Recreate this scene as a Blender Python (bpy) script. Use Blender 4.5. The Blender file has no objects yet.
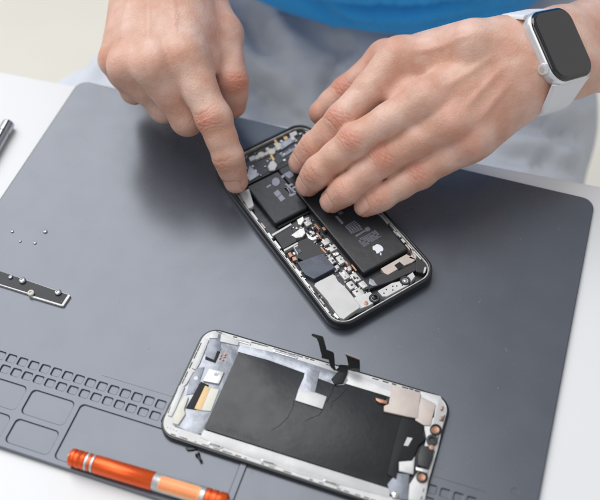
import bpy, bmesh, math, random
import numpy as np
import openvdb
from mathutils import Vector, Matrix
rnd = random.Random(7)
S = 0.001                      # everything below is laid out in millimetres
C = bpy.context.scene.collection

# ------------------------------------------------------------------ camera
F, PIT, ROLL, H = 905.63, 0.94971, -0.037685, 438.65
fw = np.array([0, math.cos(PIT), -math.sin(PIT)]); up0 = np.array([0, math.sin(PIT), math.cos(PIT)]); rt0 = np.array([1., 0, 0])
rt = rt0*math.cos(ROLL)+up0*math.sin(ROLL); up = up0*math.cos(ROLL)-rt0*math.sin(ROLL)
cd = bpy.data.cameras.new('camera'); cam = bpy.data.objects.new('camera', cd); C.objects.link(cam)
cd.sensor_width = 36; cd.lens = F/600*36; cd.clip_start = 0.01; cd.clip_end = 50
cam.matrix_world = Matrix(((rt[0], up[0], -fw[0], 0), (rt[1], up[1], -fw[1], 0), (rt[2], up[2], -fw[2], H*S), (0, 0, 0, 1)))
cd.dof.use_dof = True; cd.dof.focus_distance = 0.515; cd.dof.aperture_fstop = 6.3
bpy.context.scene.camera = cam

# ------------------------------------------------------------------ light
sc = bpy.context.scene
w = bpy.data.worlds.new('World'); sc.world = w; w.use_nodes = True
w.node_tree.nodes['Background'].inputs[0].default_value = (0.93, 0.96, 1.0, 1)
bgn = w.node_tree.nodes['Background']; bgn.inputs[1].default_value = 0.48
_n = w.node_tree.nodes; _l = w.node_tree.links; _t = _n.new('ShaderNodeTexCoord'); _x = _n.new('ShaderNodeTexNoise'); _x.inputs['Scale'].default_value = 1.6; _x.inputs['Detail'].default_value = 1
_r = _n.new('ShaderNodeMapRange'); _r.inputs[1].default_value = .35; _r.inputs[2].default_value = .65; _r.inputs[3].default_value = .30; _r.inputs[4].default_value = .66
_l.new(_t.outputs['Generated'], _x.inputs['Vector']); _l.new(_x.outputs['Fac'], _r.inputs[0]); _l.new(_r.outputs[0], bgn.inputs[1])   # the uneven brightness of a white room
def area(name, loc, target, size, sy, power, col):
    l = bpy.data.lights.new(name, 'AREA'); l.shape = 'RECTANGLE'; l.size = size; l.size_y = sy; l.energy = power; l.color = col
    o = bpy.data.objects.new(name, l); C.objects.link(o); o.location = loc
    o.rotation_euler = (Vector(target)-Vector(loc)).to_track_quat('-Z', 'Y').to_euler(); return o
area('window_light', (-1.0, 1.62, 2.55), (0, .3, 0), 2.3, 3.0, 90, (.985, .99, 1.0))
area('room_light', (-0.9, -0.5, 1.9), (0, .35, 0), 1.2, 1.2, 7, (1.0, .98, .96))
sc.view_settings.view_transform = 'Standard'; sc.view_settings.look = 'None'
sc.view_settings.exposure = 0.07; sc.view_settings.gamma = 1
sc.cycles.max_bounces = 8

# ------------------------------------------------------------------ helpers
def at(px, py, z=0.):
    d = fw+rt*(px-300)/F-up*(py-250)/F
    return np.array([0, 0, H])+d*((z-H)/d[2])
def local(c, t, p):
    q = p[:2]-np.array(c); return (q[0]*math.cos(t)+q[1]*math.sin(t), -q[0]*math.sin(t)+q[1]*math.cos(t))
MATP = ((-27.36, 281.89), -.35465); PHA = ((12.58, 330.74), .5354); PHB = ((-.5, 203.95), -.36654)
MT = 3.0                        # mat thickness
def tag(o, label=None, cat=None, group=None, kind=None):
    if label: o['label'] = label
    if cat: o['category'] = cat
    if group: o['group'] = group
    if kind: o['kind'] = kind
    return o
def thing(name, label, cat, loc=(0, 0, 0), rz=0, group=None):
    o = bpy.data.objects.new(name, None); C.objects.link(o); o.empty_display_size = .01
    o.location = [v*S for v in loc]; o.rotation_euler = (0, 0, rz)
    return tag(o, label, cat, group)

class MB:
    def __init__(s): s.bm = bmesh.new()
    def prism(s, pts, z0, z1, bev=0.0):
        """pts ccw polygon; top edge chamfered by bev"""
        a = sum(pts[i][0]*pts[(i+1) % len(pts)][1]-pts[(i+1) % len(pts)][0]*pts[i][1] for i in range(len(pts)))
        if a < 0: pts = pts[::-1]
        n = len(pts); rings = []
        def inset(d):
            out = []
            for i in range(n):
                p0, p1, p2 = (Vector(pts[j % n][:2]) for j in (i-1, i, i+1))
                e1 = (p1-p0); e2 = (p2-p1)
                if e1.length < 1e-6 or e2.length < 1e-6: out.append(p1); continue
                e1.normalize(); e2.normalize(); n1 = Vector((-e1.y, e1.x)); n2 = Vector((-e2.y, e2.x)); m = n1+n2
                if m.length < .2: m = n1
                m.normalize(); k = d/max(.4, m.dot(n1)); out.append(p1+m*k)
            return out
        prof = [(0, z0), (0, z1)] if bev <= 0 else [(0, z0), (0, z1-bev), (bev*.3, z1-bev*.3), (bev, z1)]
        for d, z in prof:
            q = inset(d) if d else [Vector(p[:2]) for p in pts]
            rings.append([s.bm.verts.new((p.x, p.y, z)) for p in q])
        for a_, b_ in zip(rings, rings[1:]):
            for i in range(n):
                j = (i+1) % n; s.bm.faces.new((a_[i], a_[j], b_[j], b_[i]))
        s.bm.faces.new(rings[-1]); s.bm.faces.new(rings[0][::-1]); return s
    def box(s, x, y, wx, wy, z0, z1, rot=0, bev=.12, r=0):
        pts = rrect(wx/2, wy/2, r, 4) if r else [(-wx/2, -wy/2), (wx/2, -wy/2), (wx/2, wy/2), (-wx/2, wy/2)]
        c, q = math.cos(rot), math.sin(rot)
        return s.prism([(x+a*c-b*q, y+a*q+b*c) for a, b in pts], z0, z1, bev)
    def loft(s, rings, cap0=True, cap1=True, closed=False):
        R = [[s.bm.verts.new(p) for p in r] for r in rings]; n = len(R[0])
        prs = list(zip(R, R[1:]))+([(R[-1], R[0])] if closed else [])
        for a, b in prs:
            for i in range(n):
                j = (i+1) % n
                s.bm.faces.new((a[i], a[j], b[j], b[i]))
        if not closed:
            if cap0: s.bm.faces.new(R[0][::-1])
            if cap1: s.bm.faces.new(R[-1])
        return s
    def cyl(s, x, y, prof, seg=20):
        return s.loft([[(x+r*math.cos(2*math.pi*i/seg), y+r*math.sin(2*math.pi*i/seg), z) for i in range(seg)] for r, z in prof])
    def axis(s, p0, p1, prof, seg=32):
        """lathe along p0->p1, prof = (t mm, r)"""
        p0 = Vector(p0); d = (Vector(p1)-p0).normalized(); a = d.orthogonal().normalized(); b = d.cross(a)
        return s.loft([[p0+d*t+(a*math.cos(2*math.pi*i/seg)+b*math.sin(2*math.pi*i/seg))*r for i in range(seg)] for t, r in prof])
    def ribbon(s, pts, widths, th, side):
        """flat strip through 3d pts, side = direction of width (or list)"""
        rings = []
        for i, p in enumerate(pts):
            p = Vector(p); d = Vector(pts[min(i+1, len(pts)-1)])-Vector(pts[max(i-1, 0)])
            sd = Vector(side[i] if isinstance(side, list) else side); sd = (sd-d*(sd.dot(d)/max(d.length_squared, 1e-9))).normalized()
            nn = d.cross(sd).normalized(); w_ = widths[i]/2 if isinstance(widths, (list, tuple)) else widths/2
            rings.append([p-sd*w_-nn*th/2, p+sd*w_-nn*th/2, p+sd*w_+nn*th/2, p-sd*w_+nn*th/2])
        return s.loft(rings)
    def tube(s, pts, r, seg=6):
        rings = []
        for i, p in enumerate(pts):
            p = Vector(p); d = (Vector(pts[min(i+1, len(pts)-1)])-Vector(pts[max(i-1, 0)])).normalized()
            a = d.cross(Vector((0.01, .02, 1))).normalized(); b = a.cross(d)
            rings.append([p+(a*math.cos(2*math.pi*k/seg)+b*math.sin(2*math.pi*k/seg))*r for k in range(seg)])
        return s.loft(rings)
    def build(s, name, mat, parent=None, smooth=None, xf=None):
        if xf is not None: s.bm.transform(xf)
        bmesh.ops.recalc_face_normals(s.bm, faces=s.bm.faces)
        bmesh.ops.scale(s.bm, vec=(S, S, S), verts=s.bm.verts)
        me = bpy.data.meshes.new(name); s.bm.to_mesh(me); s.bm.free(); me.materials.append(mat)
        o = bpy.data.objects.new(name, me); C.objects.link(o)
        if parent: o.parent = parent
        if smooth is not None:
            me.polygons.foreach_set('use_smooth', [True]*len(me.polygons))
            me.set_sharp_from_angle(angle=math.radians(smooth))
        return o
def rrect(hx, hy, r, n=6):
    pts = []
    for cx, cy, a0 in ((hx-r, hy-r, 0), (-hx+r, hy-r, 90), (-hx+r, -hy+r, 180), (hx-r, -hy+r, 270)):
        for k in range(n+1):
            a = math.radians(a0+90*k/n); pts.append((cx+r*math.cos(a), cy+r*math.sin(a)))
    return pts
def rloft(hx, hy, r, prof, n=8):
    return [[(x, y, z) for x, y in rrect(hx-i, hy-i, max(r-i, .6), n)] for i, z in prof]

def mat(name, col, rough=.5, metal=0, spec=.5, bump=0, bscale=2000, var=0, vscale=150, coat=0, sss=0, rv=0, sheen=0, trans=0, bdist=.0002):
    m = bpy.data.materials.new(name); m.use_nodes = True; nt = m.node_tree; N = nt.nodes; L = nt.links
    b = N['Principled BSDF']; b.inputs['Base Color'].default_value = (*col, 1); b.inputs['Roughness'].default_value = rough
    b.inputs['Metallic'].default_value = metal; b.inputs['Specular IOR Level'].default_value = spec; b.inputs['Coat Weight'].default_value = coat
    b.inputs['Sheen Weight'].default_value = sheen; b.inputs['Transmission Weight'].default_value = trans
    tc = N.new('ShaderNodeTexCoord')
    def noise(scale, det=4):
        n = N.new('ShaderNodeTexNoise'); n.inputs['Scale'].default_value = scale; n.inputs['Detail'].default_value = det
        L.new(tc.outputs['Object'], n.inputs['Vector']); return n
    if var:
        n = noise(vscale); r = N.new('ShaderNodeMapRange'); r.inputs['From Min'].default_value = .3; r.inputs['From Max'].default_value = .7
        r.inputs['To Min'].default_value = 1-var; r.inputs['To Max'].default_value = 1+var; L.new(n.outputs['Fac'], r.inputs['Value'])
        mx = N.new('ShaderNodeVectorMath'); mx.operation = 'SCALE'; mx.inputs[0].default_value = col; L.new(r.outputs[0], mx.inputs['Scale'])
        L.new(mx.outputs[0], b.inputs['Base Color'])
    if rv:
        n = noise(vscale*1.7); r = N.new('ShaderNodeMapRange'); r.inputs['From Min'].default_value = .3; r.inputs['From Max'].default_value = .7
        r.inputs['To Min'].default_value = max(.02, rough-rv); r.inputs['To Max'].default_value = rough+rv; L.new(n.outputs['Fac'], r.inputs['Value']); L.new(r.outputs[0], b.inputs['Roughness'])
    if bump:
        n = noise(bscale, 6); bp = N.new('ShaderNodeBump'); bp.inputs['Strength'].default_value = bump; bp.inputs['Distance'].default_value = bdist
        L.new(n.outputs['Fac'], bp.inputs['Height']); L.new(bp.outputs[0], b.inputs['Normal'])
    return m
M_ = dict(
    table=mat('white_laminate', (.72, .723, .728), .38, bump=.15, bscale=900, var=.012, vscale=12),
    floor=mat('cream_floor', (.71, .675, .60), .6, var=.04, vscale=3),
    rubber=mat('slate_silicone', (.062, .069, .085), .27, spec=.66, bump=.07, bscale=1500, bdist=.0001, var=.03, vscale=32, rv=.025),
    blackmetal=mat('black_steel', (.012, .012, .014), .22, .0, .6, rv=.05, vscale=90),
    black=mat('black_plastic', (.016, .016, .018), .45, bump=.2, bscale=2500, var=.2),
    flex=mat('black_flex', (.006, .006, .007), .6, spec=.35, var=.2),
    batt=mat('battery_wrap', (.016, .017, .020), .42, bump=.35, bscale=260, bdist=.0004, var=.12, vscale=60),
    print_=mat('grey_print', (.13, .135, .165), .6, var=.25, vscale=900),
    print2=mat('pale_grey_print', (.27, .28, .35), .6, var=.2, vscale=900),
    apple=mat('pale_print', (.72, .73, .78), .5),
    dark=mat('dark_chassis', (.05, .052, .057), .45, .5, bump=.4, bscale=900, var=.3, vscale=300),
    silver=mat('brushed_silver', (.55, .54, .53), .36, .6, bump=.4, bscale=1200, var=.10, vscale=200, rv=.1),
    shield=mat('nickel_shield', (.50, .495, .485), .5, .25, bump=.25, bscale=60, bdist=.0012, var=.06, vscale=120),
    white=mat('white_metal', (.53, .525, .52), .48, .2, bump=.3, bscale=500, var=.10, vscale=120),
    tan=mat('rose_shield', (.50, .43, .39), .5, .15, bump=.3, bscale=500, var=.06, vscale=150),
    gold=mat('copper', (.36, .19, .13), .38, .6, var=.15, vscale=600),
    yellow=mat('amber_tape', (.72, .50, .25), .5, var=.06),
    cream=mat('cream_tape', (.66, .64, .56), .5, var=.05),
    graphite=mat('graphite_sheet', (.012, .0125, .0145), .36, spec=.45, bump=.25, bscale=350, bdist=.0003, var=.12, vscale=70, rv=.05),
    slateflex=mat('slate_flex', (.20, .215, .25), .35, .3, bump=.5, bscale=350, bdist=.0003, var=.18, vscale=250),
    clearflex=mat('silvery_flex', (.30, .315, .35), .36, .35, bump=.8, bscale=130, bdist=.0008, var=.28, vscale=110),
    pcb=mat('dark_board', (.035, .04, .05), .4, bump=.6, bscale=1200, var=.35, vscale=700),
    blueflex=mat('blue_black_flex', (.045, .055, .085), .3, var=.3, vscale=200),
    orange=mat('orange_anodised', (.78, .105, .018), .30, .55, bump=.15, bscale=1800, rv=.05, vscale=90),
    peach=mat('peach_inlay', (.92, .40, .17), .42, .1, var=.05),
    watchcase=mat('silver_aluminium', (.74, .74, .755), .3, .55),
    glass=mat('watch_glass', (.008, .008, .009), .06, 0, .6, coat=.3),
    display=mat('display_reflection', (.06, .055, .052), .25, 0, .5),  # grey-brown base holds the ceiling's reflection on the dark screen as colour
    band=mat('white_silicone', (.74, .74, .76), .5, bump=.1, bscale=800, sheen=.1),
    steel=mat('polished_steel', (.78, .77, .75), .2, .9),
    screwblack=mat('black_screw', (.03, .03, .033), .35, .6),
    rimgrey=mat('worn_rim', (.42, .42, .42), .4, .6, var=.3, vscale=250),
    dust=mat('dust', (.38, .38, .39), .9),
)
def blend(o):  # bevel-free helper for smooth cylinders
    return o

# ------------------------------------------------------------------ setting: floor, table
tb = MB()
A0, A1 = at(0, 71.2)[:2], at(576, 181.2)[:2]
td = (A1-A0)/np.linalg.norm(A1-A0); tn = np.array([-td[1], td[0]])      # tn points away from the camera, towards the person
def tl(a, b): p = A0+td*a-tn*b; return (p[0], p[1])
cx = tl(260, 400); ang = math.atan2(td[1], td[0])
fl = MB(); fl.box(0, 0, 9000, 9000, -790, -740, bev=0); fl = fl.build('floor', M_['floor']); tag(fl, 'cream floor seen beyond the table', None, kind='structure')
tb.loft([[(x, y, z) for x, y in rrect(800-i, 400-i, 8-i, 6)] for i, z in ((1.5, -25), (0, -23.5), (0, -2), (.6, -.6), (2, 0))])
tabroot = thing('table', 'white laminate table under the grey silicone mat', 'table', (cx[0], cx[1], 0), ang)
tb.build('tabletop', M_['table'], tabroot, 40)
for sx in (-1, 1):
    for sy in (-1, 1):
        MB().cyl(sx*740, sy*340, [(18, -740), (18, -738), (24, -26), (24, -25.2)]).build('leg', M_['table'], tabroot, 40)

# ------------------------------------------------------------------ silicone mat
def build_mat():
    bm = bmesh.new(); HX, HY = 175.3, 128.
    holes = []
    def hole(x0, x1, y0, y1, r, depth, n=4):
        holes.append(([(a+(x0+x1)/2, b+(y0+y1)/2) for a, b in rrect((x1-x0)/2, (y1-y0)/2, r, n)], depth, ((x0+x1)/2, (y0+y1)/2)))
    for k in range(-20, 14):
        x = -23.1+6.88*k
        hole(x-2.75, x+2.75, -82.6, -77.4, .9, 1.0); hole(x-2.75-.2, x+2.75-.2, -89.4, -84.4, .9, 1.0)
    for k in range(-6, 4):
        x = 124.1+6.65*k
        hole(x-2.65, x+2.65, -83.3, -78.3, .9, 1.0); hole(x-2.65, x+2.65, -90.1, -85.1, .9, 1.0)
    for x0, x1, y0, y1 in ((-92.3, -66.6, -107.6, -92.6), (-92.3, -66.6, -124.6, -110.4), (-63.6, 29, -124.8, -92.3), (32, 120, -124.8, -92.8),
                           (-121, -95.2, -107.6, -92.6), (-121, -95.2, -124.6, -110.4), (-149, -123.8, -107.6, -92.6), (-149, -123.8, -124.6, -110.4)):
        hole(x0, x1, y0, y1, 2.6, .95, 6)
    hole(-60, 150, -74.25, -73.95, .1, .15, 1)
    c = local(*MATP, at(515, 491.7, 3)); hole(c[0]-2, c[0]+2, c[1]-2, c[1]+2, 1.95, .2, 6)
    edges = []
    def ring(pts, z): return [bm.verts.new((x, y, z)) for x, y in pts]
    def close(vs):
        return [bm.edges.new((vs[i], vs[(i+1) % len(vs)])) for i in range(len(vs))]
    def strip(a, b):
        for i in range(len(a)):
            j = (i+1) % len(a); bm.faces.new((a[i], a[j], b[j], b[i]))
    T = MT
    o0 = ring(rrect(HX-.8, HY-.8, 7.2, 10), T); o1 = ring(rrect(HX-.25, HY-.25, 7.8, 10), T-.25); o2 = ring(rrect(HX, HY, 8, 10), T-.8); o3 = ring(rrect(HX, HY, 8, 10), .05)
    edges += close(o0); strip(o0, o1); strip(o1, o2); strip(o2, o3); bm.faces.new(o3)
    for pts, d, (cx_, cy_) in holes:
        def sc_(k):
            return [(x-math.copysign(min(k, abs(x-cx_)*.9), x-cx_), y-math.copysign(min(k, abs(y-cy_)*.9), y-cy_)) for x, y in pts]
        q = min(1, d)
        h0 = ring(pts, T); h1 = ring(sc_(.12*q), T-.06*q); h2 = ring(sc_(.25*q), T-.3*d); h3 = ring(sc_(.32*q), T-.85*d); h4 = ring(sc_(.6*q), T-d)
        edges += close(h0); strip(h0, h1); strip(h1, h2); strip(h2, h3); strip(h3, h4); bm.faces.new(h4)
    bmesh.ops.triangle_fill(bm, use_beauty=True, use_dissolve=False, edges=edges)
    bmesh.ops.recalc_face_normals(bm, faces=bm.faces)
    m = MB(); m.bm.free(); m.bm = bm
    o = m.build('repair_mat', M_['rubber'], None, None)
    o.location = (MATP[0][0]*S, MATP[0][1]*S, 0); o.rotation_euler = (0, 0, MATP[1])
    tag(o, 'large slate grey silicone work mat with moulded trays and rows of square wells', 'mat')
build_mat()

# ------------------------------------------------------------------ open phone body
def phone_body():
    R = thing('opened_smartphone', 'black opened smartphone body with exposed battery and circuit board under the fingers', 'smartphone', (*PHA[0], MT+.03), PHA[1])
    hx, hy = 35.45, 71.8
    def P(px, py, z=6.): return local(*PHA, at(px, py, MT+z))
    def poly(L, z): return [(max(-32.6, min(32.6, u)), max(-69, min(69, v))) for u, v in (P(x, y, z) for x, y in L)]
    MB().loft(rloft(hx, hy, 11.5, [(3.2, 1.6), (2.6, .0), (.9, .45), (.15, 1.8), (0, 3.0), (0, 5.0), (.15, 6.4), (.7, 7.4), (1.3, 7.7), (1.75, 7.6), (1.95, 6.9), (2.0, 1.6)], 10), closed=True).build('outer_frame', M_['blackmetal'], R, 50)
    MB().loft(rloft(hx-2.05, hy-2.05, 9.4, [(0, 1.6), (0, 6.3), (.15, 6.5), (.75, 6.5), (.9, 6.3), (.9, 1.6)], 10), closed=True).build('inner_rim', M_['rimgrey'], R, 50)
    MB().prism(rrect(hx-2.0, hy-2.0, 9.5, 8), .4, 1.8).build('chassis_plate', M_['dark'], R)
    # side lining with clips and ragged brackets
    r = random.Random(3)
    for sx in (-1, 1):
        m = MB(); v = -58.
        while v < 60:
            l = r.uniform(3, 9); d = r.uniform(.5, 1.5)
            m.box(sx*(hx-3.1-d/2), v+l/2, d, l*.9, 1.8, r.uniform(4.6, 6.6), bev=.15)
            v += l+r.uniform(.1, 2.2)
        m.build('side_bracket', M_['silver'], R)
    for v in (-50, -38, -21, -3, 14, 31, 49):
        for sx in (-1, 1): MB().box(sx*(hx-4.2), v+2+2*sx, .9, 4.5, 1.8, 5.4, bev=.1).build('side_clip', M_['tan'], R)
    # battery : two cells
    B = MB(); B.box(14.3, -1.2, 31.6, 93.5, 2.2, 6.9, bev=.9, r=1.6); B = B.build('battery', M_['batt'], R)
    MB().box(-13.4, 27.2, 23.2, 34.4, 2.2, 6.9, bev=.9, r=1.6).build('battery_cell', M_['batt'], B)
    MB().box(-13.2, 8.6, 22, 1.6, 2.0, 4.4, bev=.4).build('battery_tape', M_['flex'], B)
    zt = 6.93
    def dec(name, L, matn, px_=True, parent=B, z=zt, th=.035):
        m = MB()
        for q in L: m.prism(poly(q, z) if px_ else q, z-.02, z+th)
        return m.build(name, M_[matn], parent)
    # printed marks on the upper cell
    def c250(x, y): return (250+x/8.333, 165+y/8.333)
    def ell(c, a, b, rot, n=16): return [(c[0]+a*math.cos(t)*math.cos(rot)-b*math.sin(t)*math.sin(rot), c[1]+a*math.cos(t)*math.sin(rot)+b*math.sin(t)*math.cos(rot)) for t in [2*math.pi*i/n for i in range(n)]]
    dec('printed_marks', [ell(c250(215, 140), 3.9, 4.2, .4), [c250(135, 180), c250(170, 160), c250(178, 170), c250(143, 192)],
        [c250(195, 232), c250(232, 205), c250(262, 240), c250(226, 268)], [c250(232, 272), c250(262, 246), c250(296, 280), c250(258, 305)],
        [c250(258, 92), c250(285, 78), c250(292, 95), c250(268, 114)], [c250(283, 75), c250(330, 50), c250(358, 70), c250(362, 92), c250(325, 112), c250(298, 92)],
        [c250(290, 160), c250(302, 152), c250(385, 225), c250(375, 238)], [c250(280, 190), c250(300, 185), c250(330, 240), c250(322, 260), c250(345, 262), c250(385, 240), c250(380, 228), c250(340, 245), c250(315, 190)],
        [c250(320, 165), c250(350, 152), c250(360, 165), c250(330, 180)], [c250(345, 190), c250(380, 172), c250(386, 186), c250(352, 204)]], 'print2')
    def c335(x, y): return (335+x/9.083, 210+y/9.083)
    lines = []
    for k in range(7):                    # small block of print in rows
        f = k/7; x0, y0 = 200+f*65, 272+f*68; x1, y1 = 368+f*55, 182+f*58
        for j in range(9):
            if (j*5+k*3) % 11 == 0: continue
            a, b = j/9+.006, (j+1)/9-.012
            lines.append([c335(x0+(x1-x0)*a, y0+(y1-y0)*a), c335(x0+(x1-x0)*b, y0+(y1-y0)*b), c335(x0+(x1-x0)*b+6.0, y0+(y1-y0)*b+6.6), c335(x0+(x1-x0)*a+6.0, y0+(y1-y0)*a+6.6)])
    lines.append([c335(183, 232), c335(270, 182), c335(280, 192), c335(193, 245)])
    lines.append([c335(268, 168), c335(300, 150), c335(322, 172), c335(316, 190), c335(285, 196)])
    for k in range(7):
        f = k/7; x0, y0 = 88+f*60, 150+f*70; x1, y1 = 190+f*80-25*abs(f-.4), 95+f*85
        for j in range(5):
            a, b = j/5+.02, (j+1)/5-.03
            lines.append([c335(x0+(x1-x0)*a, y0+(y1-y0)*a), c335(x0+(x1-x0)*b, y0+(y1-y0)*b), c335(x0+(x1-x0)*b+6.5, y0+(y1-y0)*b+7.5), c335(x0+(x1-x0)*a+6.5, y0+(y1-y0)*a+7.5)])
    lines.append([c335(0, 60), c335(20, 52), c335(80, 118), c335(62, 132)])
    lines.append([c335(25, 25), c335(60, 10), c335(80, 25), c335(42, 45)])
    dec('printed_block', lines, 'print_')
    # fruit logo (leaf towards the bottom of the phone)
    lc = P(377.6, 248.6, zt); ap = []
    prof = [(0, .80), (.25, .93), (.55, .97), (.82, .78), (.70, .55), (.62, .28), (.70, .0), (.90, -.16), (.78, -.55), (.52, -.88), (.28, -.95), (0, -.84), (-.28, -.95), (-.55, -.86), (-.82, -.5), (-.97, .0), (-.93, .5), (-.70, .85), (-.4, .97), (-.15, .9)]
    k = 3.1
    dec('logo', [[(lc[0]-x*k, lc[1]-y*k) for x, y in prof], [(lc[0]-x*k, lc[1]-y*k) for x, y in [(.0, 1.05), (.05, 1.35), (.32, 1.62), (.42, 1.60), (.38, 1.3), (.16, 1.06)]]], 'apple', px_=False)
    # logic board
    Lb = MB(); Lb.prism(poly([(275, 238), (306, 212), (362, 283), (371, 296), (343, 321), (330, 318), (300, 285)], 3), 1.8, 3.0, .1); Lb = Lb.build('logic_board', M_['pcb'], R)
    def bx(name, L, z0, z1, mm, bev=.15, parent=Lb):
        m = MB()
        for q in L: m.prism(poly(q, z1), z0, z1, bev)
        return m.build(name, M_[mm], parent)
    def c260(x, y): return (260+x/5., 210+y/5.)
    bx('board_cover', [[c260(70, 125), c260(150, 78), c260(185, 155), c260(115, 195)]], 3, 5.6, 'black')
    bx('board_cover', [[c260(190, 158), c260(238, 138), c260(292, 180), c260(335, 225), c260(240, 262), c260(190, 240)]], 3, 5.9, 'black')
    bx('flex_cable', [[c260(186, 262), c260(315, 215), c260(378, 288), c260(270, 345), c260(225, 322)]], 3, 6.2, 'blueflex', .3)  # black sticker; its bluish sheen is put into the base colour
    bx('cable_stripe', [[c260(255+9*k, 240+2*k), c260(257+9*k, 239+2*k), c260(302+9*k, 318-5*k), c260(300+9*k, 319-5*k)] for k in range(6)], 6.2, 6.24, 'print_', 0)
    bx('border_strip', [[c260(58, 122), c260(155, 66), c260(158, 74), c260(64, 130)], [c260(118, 198), c260(188, 160), c260(190, 168), c260(122, 206)]], 3, 6.1, 'white', .05)
    Cm = bx('camera_module', [[c260(165, 182), c260(205, 165), c260(238, 215), c260(198, 240)]], 3, 5.7, 'white')
    bx('module_well', [[c260(172, 188), c260(202, 175), c260(228, 214), c260(200, 230)]], 5.7, 5.85, 'pcb', 0, Cm)
    bx('module_chip', [[c260(183, 200), c260(198, 193), c260(210, 208), c260(196, 217)]], 5.85, 6.2, 'blueflex', 0.05, Cm)
    bx('copper_pad', [[c260(138, 215), c260(152, 208), c260(166, 228), c260(150, 238)], [c260(160, 235), c260(180, 232), c260(188, 250), c260(165, 255)]], 3, 5.6, 'gold', .3)
    bx('speaker_bracket', [[c260(155, 125), c260(178, 108), c260(200, 92), c260(222, 95), c260(228, 115), c260(212, 135), c260(180, 140)], [c260(228, 110), c260(245, 122), c260(262, 135), c260(280, 128), c260(285, 145), c260(262, 152), c260(240, 140)],
        [c260(185, 48), c260(215, 30), c260(222, 50), c260(205, 75), c260(190, 70)]], 3, 6.3, 'silver', .3)
    def c280(x, y): return (280+x/6.25, 250+y/6.25)
    Sh = bx('shield_plate', [[c280(213, 222), c280(222, 205), c280(330, 150), c280(345, 160), c280(365, 195), c280(405, 228), c280(425, 250), c280(500, 345), c280(500, 360), c280(440, 400), c280(400, 432), c280(375, 425), c280(310, 340), c280(300, 320)]], 3, 6.6, 'shield', .35)
    def quad(c, w_, h_, t=.536): return c, w_, h_, t
    m = MB(); g = MB()
    for px, py, wu, wv in ((307, 221, 4.4, 6.2), (326, 241, 5.0, 4.2), (332.5, 247.5, 5.0, 4.2), (331, 258.5, 3.6, 7.4), (340.5, 259, 3.8, 6), (344.5, 274, 4.4, 6.6), (355.5, 276.5, 4.2, 6.6), (351, 284.5, 4.4, 5.4), (358.5, 291.5, 6.0, 5.6), (363, 284, 4.0, 5.0), (313, 232, 2.2, 2.4), (337, 266, 2.6, 2.6), (349, 268, 2.4, 3)):
        u, v = P(px, py, 6); m.box(u, v, wu*.92, wv*.92, 3, 5.5+rnd.uniform(-.3, .3), bev=.18, r=.35)
    m.build('connector_cover', M_['shield'], Lb, 40)
    m = MB()
    for i in range(26):
        u = -5.6-((i*7) % 5)*1.5; v = 4-i*2.35; m.box(u+rnd.uniform(-.4, .4), v, rnd.uniform(.8, 1.8), rnd.uniform(.8, 2.0), 3, rnd.uniform(4.6, 5.7), bev=.1)
    m.build('tiny_cover', M_['silver'], Lb)
    m = MB()
    for i in range(70):
        t = rnd.random(); u = -4.2-rnd.random()*8.5; v = 5-t*66
        m.box(u, v, rnd.uniform(.4, 1.5), rnd.uniform(.4, 1.3), 3, rnd.uniform(5.2, 5.95), bev=.08)
    m.build('tiny_chip', M_['pcb'], Lb)
    for px, py, wu, wv in ((319, 236, 1.2, 5), (317, 227, 1.2, 5), (323, 250, 1.2, 6), (348, 265, 1.2, 6), (354, 268, 1, 5), (324, 229, 1.6, 2.6)):
        u, v = P(px, py, 5); g.box(u, v, wu, wv, 3, 5.4, bev=.1)
    g.build('copper_trace', M_['gold'], Lb)
    m = MB(); r = random.Random(5)
    for i in range(120):
        u, v = r.uniform(-31.5, -3.5), r.uniform(-66, 5); s_ = r.uniform(.4, 1.3)
        m.box(u, v, s_, s_*r.uniform(.5, 1.5), 1.9, r.uniform(3.1, 4.6), bev=.05)
    m.build('small_components', M_['silver'], Lb)
    u, v = P(336.5, 253.5, 6); MB().cyl(u, v, [(1.5, 3), (1.5, 5.9), (1.1, 6.1), (1.0, 5.4), (.2, 5.3)]).build('screw', M_['steel'], Lb, 40)
    # lower end: taptic plate, black flex, speaker plates, posts
    def c360(x, y): return (360+x/6.25, 230+y/6.25)
    Tp = bx('vibration_motor', [[c360(130, 240), c360(290, 150), c360(350, 180), c360(330, 200), c360(270, 225), c360(175, 280), c360(150, 268)]], 1.8, 5.4, 'tan', .3, R)
    bx('black_pad', [[c360(215, 220), c360(248, 198), c360(275, 222), c360(240, 248)]], 5.4, 5.6, 'flex', .05, Tp)
    bx('lower_flex', [[c360(70, 300), c360(130, 270), c360(250, 245), c360(350, 195), c360(395, 200), c360(385, 240), c360(300, 275), c360(200, 320), c360(110, 350), c360(60, 370)]], 1.8, 5.0, 'black', .5, R)
    bx('flex_highlight', [[c360(60, 300), c360(85, 310), c360(110, 345), c360(80, 350), c360(55, 335)]], 5.0, 5.8, 'clearflex', .4, R)
    Sp = bx('speaker_plate', [[c360(110, 380), c360(200, 330), c360(245, 320), c360(330, 262), c360(345, 290), c360(300, 345), c360(170, 415), c360(140, 415)],
        [c360(-60, 430), c360(20, 400), c360(65, 385), c360(110, 440), c360(60, 470), c360(-20, 500)]], 1.8, 5.7, 'white', .25, R)
    m = MB()
    for x, y in ((165, 372), (205, 352), (205, 375), (150, 395), (230, 350), (265, 345)):
        u, v = P(*c360(x, y), 5.7); m.cyl(u, v, [(.45, 5.6), (.45, 5.78)], 8)
    m.build('plate_hole', M_['flex'], Sp)
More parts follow.
